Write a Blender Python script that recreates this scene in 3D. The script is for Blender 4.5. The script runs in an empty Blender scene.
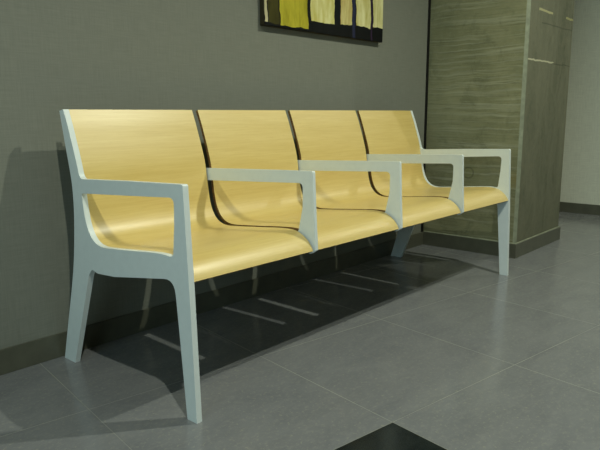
import bpy, bmesh, math
from mathutils import Vector, Matrix
S = bpy.context.scene
COL = S.collection

# ---------------------------------------------------------------- materials
def new_mat(name, rough=.5, spec=.5, metal=0.0):
    m = bpy.data.materials.new(name); m.use_nodes = True
    n = m.node_tree.nodes; b = n['Principled BSDF']
    b.inputs['Roughness'].default_value = rough
    b.inputs['Specular IOR Level'].default_value = spec
    b.inputs['Metallic'].default_value = metal
    return m, m.node_tree, b
def N(t, kind, **kw):
    n = t.nodes.new(kind)
    for k, v in kw.items(): setattr(n, k, v)
    return n
def put(t, sock, v):
    if isinstance(v, bpy.types.NodeSocket): t.links.new(v, sock)
    else: sock.default_value = v
def M(t, op, a, b=None, c=None):
    n = N(t, 'ShaderNodeMath', operation=op)
    put(t, n.inputs[0], a)
    if b is not None: put(t, n.inputs[1], b)
    if c is not None: put(t, n.inputs[2], c)
    return n.outputs[0]
def pos(t):
    g = N(t, 'ShaderNodeNewGeometry'); s = N(t, 'ShaderNodeSeparateXYZ')
    t.links.new(g.outputs['Position'], s.inputs[0]); return g.outputs['Position'], s.outputs
def mapped(t, v, scale, loc=(0,0,0), rot=(0,0,0)):
    m = N(t, 'ShaderNodeMapping'); put(t, m.inputs['Vector'], v)
    m.inputs['Scale'].default_value = scale; m.inputs['Location'].default_value = loc; m.inputs['Rotation'].default_value = rot
    return m.outputs[0]
def noise(t, v, scale, detail=3, rough=.5, dist=0):
    n = N(t, 'ShaderNodeTexNoise'); put(t, n.inputs['Vector'], v)
    n.inputs['Scale'].default_value = scale; n.inputs['Detail'].default_value = detail
    n.inputs['Roughness'].default_value = rough; n.inputs['Distortion'].default_value = dist
    return n.outputs['Fac']
def ramp(t, f, stops, interp='LINEAR'):
    r = N(t, 'ShaderNodeValToRGB'); put(t, r.inputs[0], f); cr = r.color_ramp; cr.interpolation = interp
    while len(cr.elements) < len(stops): cr.elements.new(.5)
    for e, (p, c) in zip(cr.elements, stops):
        e.position = p; e.color = (*c, 1) if len(c) == 3 else c
    return r.outputs[0]
def mix(t, f, a, b, mode='MIX'):
    n = N(t, 'ShaderNodeMix', data_type='RGBA', blend_type=mode)
    put(t, n.inputs[0], f)
    for s, v in ((n.inputs[6], a), (n.inputs[7], b)):
        if isinstance(v, tuple): v = (*v, 1) if len(v) == 3 else v
        put(t, s, v)
    return n.outputs[2]
def mapr(t, v, a, b, c=0., d=1.):
    n = N(t, 'ShaderNodeMapRange'); put(t, n.inputs[0], v)
    for i, x in enumerate((a, b, c, d)): n.inputs[i+1].default_value = x
    return n.outputs[0]
def bump(t, h, b, strength=.2, dist=.002):
    n = N(t, 'ShaderNodeBump'); put(t, n.inputs['Height'], h)
    n.inputs['Strength'].default_value = strength; n.inputs['Distance'].default_value = dist
    t.links.new(n.outputs[0], b.inputs['Normal'])
def g(v):                       # sRGB 0..255 -> linear
    r = []
    for c in v:
        c /= 255; r.append(c/12.92 if c <= .04045 else ((c+.055)/1.055)**2.4)
    return tuple(r)

def mat_wood():
    m, t, b = new_mat('maple_veneer', .44, .6)
    P, s = pos(t)
    sh = N(t, 'ShaderNodeObjectInfo').outputs['Random']
    off = N(t, 'ShaderNodeCombineXYZ'); put(t, off.inputs[0], M(t, 'MULTIPLY', sh, 7.)); put(t, off.inputs[2], M(t, 'MULTIPLY', sh, 3.))
    va = N(t, 'ShaderNodeVectorMath', operation='ADD'); t.links.new(P, va.inputs[0]); t.links.new(off.outputs[0], va.inputs[1])
    v = va.outputs[0]
    fine = noise(t, mapped(t, v, (4, 110, 110)), 1.6, 4, .6)
    broad = noise(t, mapped(t, v, (1.2, 14, 14)), 1.5, 3, .5, .6)
    tick = noise(t, mapped(t, v, (30, 420, 420)), 1., 2)
    c = ramp(t, fine, [(.3, WOOD_A), (.7, WOOD_B)])
    c = mix(t, M(t, 'MULTIPLY', mapr(t, broad, .35, .7), .35), c, WOOD_C)
    c = mix(t, M(t, 'MULTIPLY', mapr(t, tick, .6, .75), .18), c, WOOD_D)
    t.links.new(c, b.inputs['Base Color'])
    b.inputs['Coat Weight'].default_value = .9; b.inputs['Coat Roughness'].default_value = .40; b.inputs['Coat IOR'].default_value = 1.65
    bump(t, fine, b, .05, .001)
    return m
WOOD_A = g((222, 194, 112)); WOOD_B = g((233, 208, 130)); WOOD_C = g((211, 179, 92)); WOOD_D = g((176, 138, 66))

def mat_edge():
    m, t, b = new_mat('veneer_edge', .5, .4)
    P, s = pos(t)
    w = noise(t, mapped(t, P, (300, 40, 300)), 1., 2)
    t.links.new(ramp(t, w, [(.35, g((104, 72, 34))), (.65, g((150, 112, 60)))]), b.inputs['Base Color'])
    return m

def mat_plain(name, c, rough=.5, spec=.5, var=.06, sc=30., metal=0., bmp=0.):
    m, t, b = new_mat(name, rough, spec, metal)
    P, s = pos(t); n = noise(t, P, sc, 4)
    lo = tuple(x*(1-var) for x in c); hi = tuple(min(1, x*(1+var)) for x in c)
    t.links.new(ramp(t, n, [(.3, lo), (.7, hi)]), b.inputs['Base Color'])
    if bmp: bump(t, noise(t, P, sc*12, 2), b, bmp, .0006)
    return m

def mat_wall(name, c, warm):
    m, t, b = new_mat(name, .62, .3)
    P, s = pos(t)
    a = noise(t, mapped(t, P, (260, 260, 12)), 1., 2)
    d = noise(t, mapped(t, P, (12, 12, 260)), 1., 2)
    w = M(t, 'ADD', M(t, 'MULTIPLY', a, .5), M(t, 'MULTIPLY', d, .5))
    big = noise(t, P, 1.3, 3)
    col = ramp(t, w, [(.35, tuple(x*.9 for x in c)), (.65, tuple(x*1.1 for x in c))])
    col = mix(t, M(t, 'MULTIPLY', big, .25), col, warm)
    t.links.new(col, b.inputs['Base Color'])
    bump(t, w, b, .25, .0006)
    return m

def mat_floor():
    m, t, b = new_mat('polished_grey_tile', .2, .4)
    P, s = pos(t)
    ca, sa = math.cos(-.157), math.sin(-.157)
    e = M(t, 'ADD', M(t, 'MULTIPLY', s[0], ca), M(t, 'MULTIPLY', s[1], sa))
    n = M(t, 'ADD', M(t, 'MULTIPLY', s[0], -sa), M(t, 'MULTIPLY', s[1], ca))
    T = .597
    eu = M(t, 'DIVIDE', M(t, 'SUBTRACT', e, .511), T); nu = M(t, 'DIVIDE', M(t, 'SUBTRACT', n, -1.045), T)
    def edge(u):
        fr = M(t, 'FRACT', u); d = M(t, 'MINIMUM', fr, M(t, 'SUBTRACT', 1., fr)); return M(t, 'MULTIPLY', d, T)
    d = M(t, 'MINIMUM', edge(eu), edge(nu))
    gn = noise(t, P, 3.1, 2); grout = M(t, 'MULTIPLY', M(t, 'LESS_THAN', d, .0012), mapr(t, gn, .38, .58, .4, 1.))
    ei = M(t, 'FLOOR', eu); ni = M(t, 'FLOOR', nu)
    # per tile tone
    cv = N(t, 'ShaderNodeCombineXYZ'); put(t, cv.inputs[0], ei); put(t, cv.inputs[1], ni)
    wn = N(t, 'ShaderNodeTexWhiteNoise', noise_dimensions='2D'); t.links.new(cv.outputs[0], wn.inputs['Vector'])
    tone = wn.outputs['Value']
    a = noise(t, mapped(t, P, (1, 2.2, 1), rot=(0, 0, .5)), 5., 6, .65, .5)
    c2 = noise(t, mapped(t, P, (1, 1.6, 1), rot=(0, 0, .4)), 38., 5, .7)
    sp = noise(t, P, 95., 4, .7)
    col = ramp(t, a, [(.3, FL_A), (.7, FL_B)])
    col = mix(t, M(t, 'MULTIPLY', mapr(t, c2, .5, .72), .45), col, FL_C)
    col = mix(t, M(t, 'MULTIPLY', mapr(t, sp, .56, .68), .6), col, g((160, 160, 146)))
    col = mix(t, M(t, 'MULTIPLY', tone, .14), col, FL_A)
    # the black inlaid tile of the pattern: tile (-1,-1)
    blk = M(t, 'MULTIPLY', M(t, 'COMPARE', ei, -1., .1), M(t, 'COMPARE', ni, -1., .1))
    dark = ramp(t, c2, [(.3, g((20, 26, 28))), (.7, g((34, 42, 44)))])
    col = mix(t, blk, col, dark)
    col = mix(t, grout, col, g((150, 153, 144)))
    t.links.new(col, b.inputs['Base Color'])
    r = M(t, 'ADD', mapr(t, c2, .3, .7, .13, .22), M(t, 'MULTIPLY', grout, .3))
    t.links.new(r, b.inputs['Roughness'])
    bump(t, M(t, 'SUBTRACT', M(t, 'MULTIPLY', a, .15), grout), b, .15, .0008)
    return m
FL_A = g((116, 119, 124)); FL_B = g((131, 134, 137)); FL_C = g((149, 150, 147))

def mat_board_concrete():       # board-marked face of the pillar, grain runs along y
    m, t, b = new_mat('board_marked_concrete', .75, .3)
    P, s = pos(t)
    warp = noise(t, mapped(t, P, (2, 4.5, 5)), 1., 3)
    z = M(t, 'ADD', s[2], M(t, 'MULTIPLY', M(t, 'SUBTRACT', warp, .5), .045))
    cv = N(t, 'ShaderNodeCombineXYZ'); put(t, cv.inputs[1], M(t, 'MULTIPLY', s[1], 1.3)); put(t, cv.inputs[2], M(t, 'MULTIPLY', z, 62.))
    lines = noise(t, cv.outputs[0], 1., 3, .55)
    fine = noise(t, mapped(t, P, (4, 6, 130)), 1., 3)
    big = noise(t, mapped(t, P, (1, 2.6, 2.4)), 1.6, 4, .6)
    col = ramp(t, big, [(.3, g((120, 122, 92))), (.7, g((144, 144, 112)))])
    col = mix(t, M(t, 'MULTIPLY', mapr(t, lines, .52, .70), .5), col, g((176, 178, 156)))
    col = mix(t, M(t, 'MULTIPLY', mapr(t, fine, .5, .72), .35), col, g((84, 86, 66)))
    bl = noise(t, mapped(t, P, (1, 3, 3)), 2.6, 5, .7, .8)
    col = mix(t, M(t, 'MULTIPLY', mapr(t, bl, .52, .68), .4), col, g((84, 88, 66)))
    gr = noise(t, mapped(t, P, (1, 30, 60)), 1.4, 5, .75)
    col = mix(t, M(t, 'MULTIPLY', mapr(t, gr, .52, .7), .35), col, g((150, 152, 126)))
    # form-tie ring with an olive stain
    dy = M(t, 'SUBTRACT', s[1], -.290); dz = M(t, 'SUBTRACT', s[2], .470)
    d = M(t, 'SQRT', M(t, 'ADD', M(t, 'MULTIPLY', dy, dy), M(t, 'MULTIPLY', dz, dz)))
    ring = M(t, 'COMPARE', d, .031, .005)
    col = mix(t, M(t, 'MULTIPLY', mapr(t, M(t, 'ADD', d, M(t, 'MULTIPLY', big, .1)), .17, .07), .35), col, g((104, 106, 52)))
    col = mix(t, M(t, 'MULTIPLY', ring, .4), col, g((72, 74, 58)))
    # warm stain by the corner, paler arris
    dy2 = M(t, 'SUBTRACT', s[1], -.58); dz2 = M(t, 'SUBTRACT', s[2], .45)
    d2 = M(t, 'SQRT', M(t, 'ADD', M(t, 'MULTIPLY', dy2, dy2), M(t, 'MULTIPLY', dz2, dz2)))
    col = mix(t, M(t, 'MULTIPLY', mapr(t, M(t, 'ADD', d2, M(t, 'MULTIPLY', fine, .06)), .1, .04), .4), col, g((140, 122, 62)))
    t.links.new(col, b.inputs['Base Color'])
    bump(t, M(t, 'ADD', lines, M(t, 'MULTIPLY', fine, .3)), b, .5, .004)
    return m
def mat_smooth_concrete():
    m, t, b = new_mat('smooth_concrete', .7, .35)
    P, s = pos(t)
    st = noise(t, mapped(t, P, (5, 2, 2.0)), 1.3, 6, .7, 1.0)
    fi = noise(t, P, 30, 6, .75)
    col = ramp(t, st, [(.28, g((80, 84, 66))), (.5, g((106, 108, 90))), (.75, g((122, 122, 102)))])
    col = mix(t, M(t, 'MULTIPLY', mapr(t, fi, .4, .7), .45), col, g((128, 126, 100)))
    pit = noise(t, P, 60, 3, .6); col = mix(t, M(t, 'MULTIPLY', mapr(t, pit, .62, .7), .4), col, g((66, 66, 52)))
    wob = M(t, 'MULTIPLY', M(t, 'SUBTRACT', noise(t, P, 14, 3), .5), .016)
    z = M(t, 'ADD', s[2], wob)
    def crack(z0, x0, x1, w, c, f):
        nonlocal col
        k = M(t, 'MULTIPLY', M(t, 'COMPARE', z, z0, w), M(t, 'MULTIPLY', M(t, 'GREATER_THAN', s[0], x0), M(t, 'LESS_THAN', s[0], x1)))
        col = mix(t, M(t, 'MULTIPLY', k, f), col, c)
    crack(1.105, 2.43, 2.82, .0045, g((200, 198, 168)), .85)
    crack(1.100, 2.80, 3.2, .003, g((64, 64, 50)), .6)
    crack(1.378, 2.55, 2.76, .006, g((190, 186, 140)), .8)
    crack(1.376, 2.98, 3.2, .006, g((180, 176, 120)), .7)
    crack(1.311, 2.60, 3.2, .0035, g((60, 62, 50)), .5)
    t.links.new(col, b.inputs['Base Color'])
    bump(t, fi, b, .3, .002)
    return m

def mat_painting():
    m, t, b = new_mat('painted_canvas', .6, .2)
    P, s = pos(t)
    w1 = M(t, 'MULTIPLY', M(t, 'SUBTRACT', noise(t, mapped(t, P, (1, 1, 7)), 1.6, 3), .5), .035)
    x = M(t, 'ADD', s[0], w1); z = M(t, 'ADD', s[2], M(t, 'MULTIPLY', M(t, 'SUBTRACT', noise(t, P, 16, 2), .5), .02))
    brush = noise(t, mapped(t, P, (26, 1, 5)), 1.4, 4, .6, .3)
    blot = noise(t, mapped(t, P, (7, 1, 4)), 1.4, 4, .6)
    col = ramp(t, brush, [(.3, g((6, 8, 9))), (.75, g((15, 18, 20)))])
    def band(x0, x1, z0, ca, cb):
        nonlocal col
        k = M(t, 'MULTIPLY', M(t, 'GREATER_THAN', x, x0), M(t, 'LESS_THAN', x, x1))
        k = M(t, 'MULTIPLY', k, M(t, 'GREATER_THAN', z, z0))
        c = ramp(t, M(t, 'ADD', M(t, 'MULTIPLY', brush, .6), M(t, 'MULTIPLY', blot, .4)), [(.34, ca), (.62, cb)])
        col = mix(t, k, col, c)
    cream, yel = g((232, 228, 168)), g((196, 184, 78))
    band(.978, .995, 1.20, g((180, 170, 130)), g((216, 208, 170)))
    band(1.0, 1.068, 1.20, g((52, 50, 16)), g((76, 72, 28)))
    band(1.075, 1.258, 1.196, g((150, 142, 30)), g((202, 192, 60)))
    band(1.28, 1.455, 1.236, yel, cream)
    band(1.503, 1.595, 1.243, g((176, 150, 74)), g((222, 214, 150)))
    band(1.598, 1.622, 1.1, g((28, 30, 54)), g((40, 44, 72)))
    band(1.63, 1.755, 1.247, g((188, 178, 96)), g((230, 226, 170)))
    band(1.760, 1.772, 1.1, g((40, 26, 50)), g((60, 44, 70)))
    band(1.778, 1.95, 1.257, g((190, 184, 110)), g((232, 228, 176)))
    t.links.new(col, b.inputs['Base Color'])
    bump(t, brush, b, .3, .001)
    return m

MW = mat_wood(); ME = mat_edge()
MF = mat_plain('grey_blue_powder_coat', g((226, 236, 236)), .42, .5, .02, 40, bmp=.08)
MR = mat_plain('dark_steel', g((44, 46, 50)), .5, .5, .05)
MWALL = mat_wall('grey_vinyl_wallcovering', g((128, 131, 122)), g((134, 134, 118)))
MWALLF = mat_wall('pale_wallcovering', g((220, 222, 206)), g((220, 220, 198)))
MFL = mat_floor(); MBC = mat_board_concrete(); MSC = mat_smooth_concrete(); MPA = mat_painting()
MBB = mat_plain("dark_baseboard", g((90, 91, 78)), .38, .5, .12, 18)
MCEIL = mat_plain('ceiling_paint', g((172, 172, 162)), .8, .2, .02)
MJ = mat_plain('black_joint', g((22, 22, 20)), .7, .2)
MAR = mat_plain('pale_arris_concrete', g((140, 146, 126)), .7, .3, .18, 30, bmp=.3)
MSIDE = mat_plain('canvas_side', g((58, 52, 34)), .6, .3, .2, 25)
MRIM = mat_plain('white_rim', g((220, 220, 215)), .4, .5, .02)

# ---------------------------------------------------------------- mesh helpers
def link(name, bm, mats, parent=None, smooth=False):
    me = bpy.data.meshes.new(name); bm.normal_update(); bm.to_mesh(me); bm.free()
    for mm in (mats if isinstance(mats, (list, tuple)) else [mats]): me.materials.append(mm)
    if smooth:
        for p in me.polygons: p.use_smooth = True
    o = bpy.data.objects.new(name, me); COL.objects.link(o)
    if parent: o.parent = parent
    return o
def box(name, lo, hi, mat, parent=None, bev=0.):
    bm = bmesh.new(); bmesh.ops.create_cube(bm, size=1)
    for v in bm.verts:
        v.co = Vector([lo[i] + (v.co[i]+.5)*(hi[i]-lo[i]) for i in range(3)])
    if bev: bmesh.ops.bevel(bm, geom=list(bm.edges), offset=bev, segments=2, affect='EDGES', profile=.5)
    return link(name, bm, mat, parent)
def structure(o): o['kind'] = 'structure'; return o
def crom(pts, n=6):
    out = []
    P = [pts[0]] + list(pts) + [pts[-1]]
    for i in range(1, len(P)-2):
        p0, p1, p2, p3 = [Vector(q) for q in P[i-1:i+3]]
        for k in range(n):
            u = k/n
            out.append(tuple(.5*((2*p1)+(p2-p0)*u+(2*p0-5*p1+4*p2-p3)*u*u+(3*p1-p0-3*p2+p3)*u**3)))
    out.append(tuple(pts[-1])); return out
def rounded(pts):               # pts: (y, z, radius) -> polygon with filleted corners
    out = []; n = len(pts)
    for i in range(n):
        p = Vector(pts[i][:2]); a = Vector(pts[i-1][:2]); b = Vector(pts[(i+1) % n][:2]); r = pts[i][2]
        if r <= 0: out.append(tuple(p)); continue
        da, db = (a-p), (b-p); la, lb = da.length, db.length; da.normalize(); db.normalize()
        ang = da.angle(db); d = min(r/math.tan(ang/2), la*.49, lb*.49)
        A, B = p+da*d, p+db*d
        for k in range(7):
            u = k/6; out.append(tuple((1-u)**2*A + 2*u*(1-u)*p + u*u*B))
    return out
def plate(name, outer, holes, x0, x1, mat, parent, bev=.0018):
    """flat-sided plate cut from an outline in the y-z plane, with holes, thickness x0..x1, bevelled arrises"""
    cu = bpy.data.curves.new(name, 'CURVE'); cu.dimensions = '2D'; cu.fill_mode = 'BOTH'
    for loop in [outer]+holes:
        sp = cu.splines.new('POLY'); sp.points.add(len(loop)-1)
        for q, (y, z) in zip(sp.points, loop): q.co = (y, z, 0, 1)
        sp.use_cyclic_u = True
    cu.extrude = 0
    tmp = bpy.data.objects.new('tmp', cu); COL.objects.link(tmp)
    bpy.context.view_layer.update()
    dg = bpy.context.evaluated_depsgraph_get()
    me = bpy.data.meshes.new_from_object(tmp.evaluated_get(dg))
    bpy.data.objects.remove(tmp); bpy.data.curves.remove(cu)
    me.name = name
    bm = bmesh.new(); bm.from_mesh(me)
    bmesh.ops.remove_doubles(bm, verts=bm.verts, dist=1e-5)
    bmesh.ops.dissolve_degenerate(bm, edges=bm.edges, dist=1e-5)
    for v in bm.verts: v.co = Vector((x0, v.co.x, v.co.y))
    r = bmesh.ops.extrude_face_region(bm, geom=list(bm.faces))
    for v in r['geom']:
        if isinstance(v, bmesh.types.BMVert): v.co.x = x1
    # keep the first cap as the other side
    bmesh.ops.recalc_face_normals(bm, faces=bm.faces)
    ed = [e for e in bm.edges if len(e.link_faces) == 2 and abs(abs(e.link_faces[0].normal.x) - abs(e.link_faces[1].normal.x)) > .5]
    bmesh.ops.bevel(bm, geom=ed, offset=bev, segments=2, affect='EDGES', profile=.5, clamp_overlap=True)
    bm.to_mesh(me); bm.free()
    me.materials.clear(); me.materials.append(mat)
    o = bpy.data.objects.new(name, me); COL.objects.link(o); o.parent = parent
    return o

# ---------------------------------------------------------------- the bench
PITCH = .505
bench = bpy.data.objects.new('waiting_bench', None); COL.objects.link(bench)
bench['label'] = 'four-seat waiting bench with pale wood shell seats and grey-blue arm frames'
bench['category'] = 'bench'

prof = crom([(-.1265,.830), (-.145,.785), (-.162,.737), (-.178,.690), (-.191,.645), (-.199,.600), (-.2045,.560), (-.2105,.520), (-.221,.482), (-.239,.451), (-.267,.430), (-.305,.4225),
             (-.360,.4255), (-.43,.4315), (-.50,.438), (-.56,.4435), (-.605,.4455), (-.637,.4425), (-.662,.4325), (-.683,.418), (-.697,.402), (-.7065,.3855)], 5)
def offset_in(pts, d):          # shift the seat line towards the sitter
    o = []
    for i in range(len(pts)):
        a = Vector(pts[max(0, i-1)]); b = Vector(pts[min(len(pts)-1, i+1)]); t = (b-a).normalized()
        n = Vector((t.y, -t.x))
        if n.y < 0 or (abs(n.y) < 1e-6 and n.x > 0): n = -n
        o.append(tuple(Vector(pts[i]) + n*d))
    return o
edge_line = offset_in(prof, .0012)
rear_edge = crom([(-.104,.826), (-.127,.716), (-.144,.64), (-.1515,.584), (-.151,.515), (-.141,.424), (-.126,.341), (-.105,.262), (-.060,.118), (-.024,0)], 5)
lower = rounded([(-.092,0,0), (-.150,.150,.1), (-.2165,.322,.012), (-.236,.3435,.010), (-.268,.3365,.03), (-.36,.342,.1), (-.648,.386,.042), (-.662,.235,.2), (-.682,0,0)])
front = []
up = [p for p in edge_line if p[1] > .655]
top = rounded([(-.722,0,0), (-.7105,.34,0), (-.697,.6405,.007), (-.45,.632,.0), (-.1995,.621,.024)] + [(*p, 0) for p in reversed(up)])
outline = rear_edge + lower + front + top
low = [p for p in edge_line if p[1] < .565 and p[0] > -.632]
opening = rounded([(-.2025,.5775,.008), (-.45,.5915,0), (-.660,.604,.020), (-.6565,.53,0), (-.648,.4485,.014)] + [(*p, 0) for p in reversed(low)])
for k, x in enumerate((0., 4*PITCH)):
    plate('side_frame', outline, [opening], x-.009, x+.009, MF, bench)

# middle arm loops: arm + front post; lower edge hidden inside the gap between shells
arm = rounded([(-.180,.6195,.003), (-.45,.630,0), (-.698,.6385,.006), (-.7045,.50,0), (-.7115,.386,.003), (-.690,.372,.008), (-.600,.398,.01),
               (-.640,.445,.02), (-.657,.52,0), (-.6575,.5985,.018), (-.45,.5885,0), (-.180,.5755,.003)])
for k in (1, 2, 3):
    a = plate('armrest', arm, [], k*PITCH-.0065, k*PITCH+.0065, MF, bench, .0014)

# seat shells: one bent sheet each, back and seat in one piece
TH = .011
def shell(name, x0, x1):
    bm = bmesh.new(); n = len(prof); nor = []
    for i in range(n):
        a = Vector(prof[max(0, i-1)]); b = Vector(prof[min(n-1, i+1)]); d = (b-a).normalized()
        nor.append(Vector((d.y, -d.x)) * (1))
    # normal must point to the back / underside
    top_ = [Vector(p) for p in prof]; bot = []
    for p, q in zip(top_, nor):
        if q.y > 0 or (abs(q.y) < 1e-6 and q.x < 0): q = -q
        bot.append(p + q*TH)
    r = .0025
    def row(pts, x): return [bm.verts.new((x, p.x, p.y)) for p in pts]
    def skin(pts, flip):
        A, B = row(pts, x0), row(pts, x1)
        for i in range(n-1):
            q = [A[i], A[i+1], B[i+1], B[i]]
            f = bm.faces.new(q if flip else q[::-1]); f.smooth = True; f.material_index = 0
    skin(top_, False); skin(bot, True)
    for x, fl in ((x0, True), (x1, False)):
        A, B = row(top_, x), row(bot, x)
        for i in range(n-1):
            q = [A[i], A[i+1], B[i+1], B[i]]
            f = bm.faces.new(q if not fl else q[::-1]); f.material_index = 1
    for i in (0, n-1):
        a = [bm.verts.new((x0, top_[i].x, top_[i].y)), bm.verts.new((x1, top_[i].x, top_[i].y)), bm.verts.new((x1, bot[i].x, bot[i].y)), bm.verts.new((x0, bot[i].x, bot[i].y))]
        f = bm.faces.new(a if i else a[::-1]); f.material_index = 1
    return link(name, bm, [MW, ME], bench)
G = .0132
for k in range(4):
    x0 = .0095 if k == 0 else k*PITCH+G
    x1 = 4*PITCH-.0095 if k == 3 else (k+1)*PITCH-G
    shell('seat_shell', x0, x1)
# carrying rails under the seats, between the side frames
box('support_rail', (.009, -.640, .392), (4*PITCH-.009, -.612, .4205), MR, bench, .003)
box('support_rail', (.009, -.300, .383), (4*PITCH-.009, -.276, .409), MR, bench, .003)
# steel tab that holds the rear end of each middle arm to the shells
for k in (1, 2, 3):
    box('arm_bracket', (k*PITCH-.03, -.1895, .578), (k*PITCH+.03, -.1795, .612), MR, bench, .001)

# ---------------------------------------------------------------- the room
XL, XR, YF, H = -4.5, 4.3262, -5.5, 2.68
XP, YP, XQ, HB = 2.4035, -.6039, 3.1332, .0822
structure(box('floor', (XL, YF, -.05), (XR+.2, .15, 0), MFL))
structure(box('ceiling', (XL, YF, H), (XR+.2, .15, H+.06), MCEIL))
structure(box('wall_back', (XL, 0, 0), (XP-.016, .12, H), MWALL))
structure(box('wall_back', (XQ-.02, 0, 0), (XR, .12, H), MWALL))
structure(box('trim_1', (XP-.017, -.0035, HB), (XP+.0078, .12, H), MJ))
structure(box('wall_right', (XR, YF, 0), (XR+.12, .12, H), MWALLF))
structure(box('baseboard_back', (XL, -.009, 0), (XP, 0, HB), MBB, None, .0012))
structure(box('baseboard_back', (XQ, -.009, 0), (XR-.009, 0, HB), MBB, None, .0012))
structure(box('baseboard_right', (XR-.009, YF, 0), (XR, 0, HB), MBB, None, .0012))
# pillar with a small chamfer on its front corners
def pillar():
    a, b, c, d = XP+.008, XQ-.008, YP+.008, .12
    ch = .016
    ring = [(a, d), (a, c+ch), (a+ch, c), (b-ch, c), (b, c+ch), (b, d)]
    bm = bmesh.new()
    lo = [bm.verts.new((x, y, 0)) for x, y in ring]; hi = [bm.verts.new((x, y, H)) for x, y in ring]
    for i in range(6):
        j = (i+1) % 6
        f = bm.faces.new((lo[i], lo[j], hi[j], hi[i])); f.material_index = {0: 0, 1: 2, 2: 1, 3: 2, 4: 0, 5: 0}[i]
    return structure(link('wall_pillar', bm, [MBC, MSC, MAR]))
pillar()
def pillar_base():
    bm = bmesh.new(); t = .008
    o = [(XP, -.009), (XP, YP), (XQ, YP), (XQ, -.009)]; i_ = [(XP+t, -.009), (XP+t, YP+t), (XQ-t, YP+t), (XQ-t, -.009)]
    rows = [[bm.verts.new((x, y, z)) for x, y in r] for r, z in ((o, 0), (o, HB), (i_, HB), (i_, 0))]
    for k in range(4):
        A, B = rows[k], rows[(k+1) % 4]
        for j in range(3): bm.faces.new((A[j], A[j+1], B[j+1], B[j]))
    for j in (0, 3): bm.faces.new([r[j] for r in rows])
    bmesh.ops.recalc_face_normals(bm, faces=bm.faces)
    bmesh.ops.bevel(bm, geom=[e for e in bm.edges if all(abs(v.co.z-HB) < 1e-6 for v in e.verts)], offset=.001, segments=1, affect='EDGES')
    return structure(link('baseboard_pillar', bm, MBB))
pillar_base()
def seal_bead():                # thin pale line of sealant between the pillar and its baseboard
    bm = bmesh.new(); a, b, c = XP+.004, XQ-.004, YP+.004; t = .004
    o_ = [(a, -.009), (a, c), (b, c), (b, -.009)]; i_ = [(a+t, -.009), (a+t, c+t), (b-t, c+t), (b-t, -.009)]
    rows = [[bm.verts.new((x, y, z)) for x, y in r] for r, z in ((o_, HB-.0005), (o_, HB+.0025), (i_, HB+.006), (i_, HB-.0005))]
    for k in range(4):
        A, B = rows[k], rows[(k+1) % 4]
        for j in range(3): bm.faces.new((A[j], A[j+1], B[j+1], B[j]))
    bmesh.ops.recalc_face_normals(bm, faces=bm.faces)
    return structure(link('trim_2', bm, MAR))
seal_bead()

# ---------------------------------------------------------------- the picture
pic = bpy.data.objects.new('wall_painting', None); COL.objects.link(pic); pic.location = (1.4225, 0, 1.186)
pic['label'] = 'unframed canvas of cream and yellow upright bands on black, hung on the grey wall'
pic['category'] = 'painting'
def canvas():
    bm = bmesh.new(); bmesh.ops.create_cube(bm, size=1)
    for v in bm.verts: v.co = Vector((v.co.x*.893, -.016+v.co.y*.030, (v.co.z+.5)*.78))
    for f in bm.faces: f.material_index = 0 if f.normal.y < -.5 else 1
    bmesh.ops.bevel(bm, geom=list(bm.edges), offset=.002, segments=2, affect='EDGES')
    return link('canvas', bm, [MPA, MSIDE], pic)
canvas()

# ---------------------------------------------------------------- lights
PW = 56.
P1, P2, P3, WS = 130., 118., 46., .004
def downlight(x, y, power, size, label, warm, spot=152, blend=.7):
    e = bpy.data.objects.new('ceiling_light', None); COL.objects.link(e); e.location = (x, y, H)
    e['label'] = label; e['category'] = 'lamp'; e['group'] = 'round recessed ceiling lights'
    bm = bmesh.new(); seg = 32
    prof_ = [(.050, 0), (.052, -.006), (.064, -.006), (.068, 0)]
    vs = [[bm.verts.new((r*math.cos(2*math.pi*k/seg), r*math.sin(2*math.pi*k/seg), z)) for r, z in prof_] for k in range(seg)]
    for k in range(seg):
        for j in range(3): bm.faces.new((vs[k][j], vs[k][j+1], vs[(k+1) % seg][j+1], vs[(k+1) % seg][j]))
    bmesh.ops.recalc_face_normals(bm, faces=bm.faces)
    link('rim', bm, MRIM, e)
    L = bpy.data.lights.new('spot', 'SPOT'); L.energy = power; L.shadow_soft_size = size; L.color = warm
    L.spot_size = math.radians(spot); L.spot_blend = blend
    o = bpy.data.objects.new('spot', L); COL.objects.link(o); o.parent = e; o.location = (0, 0, -.03)
    return o
WARM = (.975, 1.0, .80)
downlight(1.57, -1.80, P1, .022, 'recessed round ceiling light above the right half of the bench', WARM)
downlight(-.64, -1.97, P2, .022, 'recessed round ceiling light above the left end of the bench', (.975, 1.0, .83))
downlight(3.85, -1.7, P3, .03, 'added ceiling fill light beyond the bench, beside the pillar', WARM)  # added fill lamp, unseen, brightens the far wall side

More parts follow.
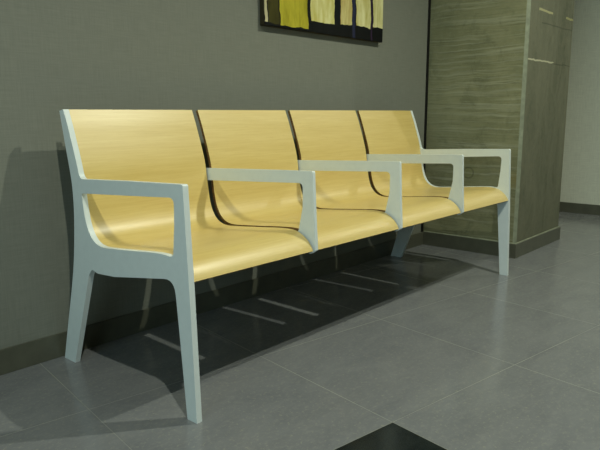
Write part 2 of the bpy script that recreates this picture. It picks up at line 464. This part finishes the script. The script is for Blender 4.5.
# left wall; the opening and cool lamp in it are added as unseen fill
WY0, WY1, WZ0, WZ1 = -4.4, -1.4, .9, 2.3
structure(box('wall_left', (XL-.12, YF, 0), (XL, WY0, H), MWALL))
structure(box('wall_left', (XL-.12, WY1, 0), (XL, .12, H), MWALL))
structure(box('wall_left', (XL-.12, WY0, 0), (XL, WY1, WZ0), MWALL))
structure(box('wall_left', (XL-.12, WY0, WZ1), (XL, WY1, H), MWALL))
def added_window():  # frame of the added opening, goes with the fill lamp
    bm = bmesh.new()
    for lo, hi in (((XL-.10, WY0, WZ0), (XL-.05, WY1, WZ0+.06)), ((XL-.10, WY0, WZ1-.06), (XL-.05, WY1, WZ1)),
                   ((XL-.10, WY0, WZ0+.06), (XL-.05, WY0+.06, WZ1-.06)), ((XL-.10, WY1-.06, WZ0+.06), (XL-.05, WY1, WZ1-.06)),
                   ((XL-.10, -2.93, WZ0+.06), (XL-.05, -2.87, WZ1-.06))):
        r = bmesh.ops.create_cube(bm, size=1)
        for v in r['verts']: v.co = Vector([lo[i] + (v.co[i]+.5)*(hi[i]-lo[i]) for i in range(3)])
    return structure(link('added_window_1', bm, MRIM))
added_window()
L = bpy.data.lights.new('left_fill', 'AREA'); L.shape = 'RECTANGLE'; L.size = WZ1-WZ0-.14; L.size_y = WY1-WY0-.14; L.energy = PW; L.color = (.66, .95, 1.0)  # added area lamp, cool fill onto faces turned left
o = bpy.data.objects.new('left_fill', L); COL.objects.link(o); o.location = (XL-.03, (WY0+WY1)/2, (WZ0+WZ1)/2); o.rotation_euler = (0, -math.pi/2, 0)

w = bpy.data.worlds.new('world'); S.world = w; w.use_nodes = True
w.node_tree.nodes['Background'].inputs[0].default_value = (.55, .85, 1.0, 1)
w.node_tree.nodes['Background'].inputs[1].default_value = WS

# ---------------------------------------------------------------- camera
R = Vector((.658585, -.752503, -.002308)); U = Vector((.135307, .115402, .98406)); F = Vector((.740242, .648399, -.17782))
cam = bpy.data.cameras.new('camera'); co = bpy.data.objects.new('camera', cam); COL.objects.link(co)
cam.sensor_width = 36; cam.sensor_fit = 'HORIZONTAL'; cam.lens = 617.53/600*36; cam.clip_start = .01
m = Matrix.Identity(4)
for i, v in enumerate((R, U, -F)):
    for j in range(3): m[j][i] = v[j]
m.translation = Vector((-.977964, -1.938826, .81637)); co.matrix_world = m
S.camera = co
S.view_settings.view_transform = 'Standard'; S.view_settings.look = 'None'
S.view_settings.exposure = 0; S.view_settings.gamma = 1; S.view_settings.use_curve_mapping = False
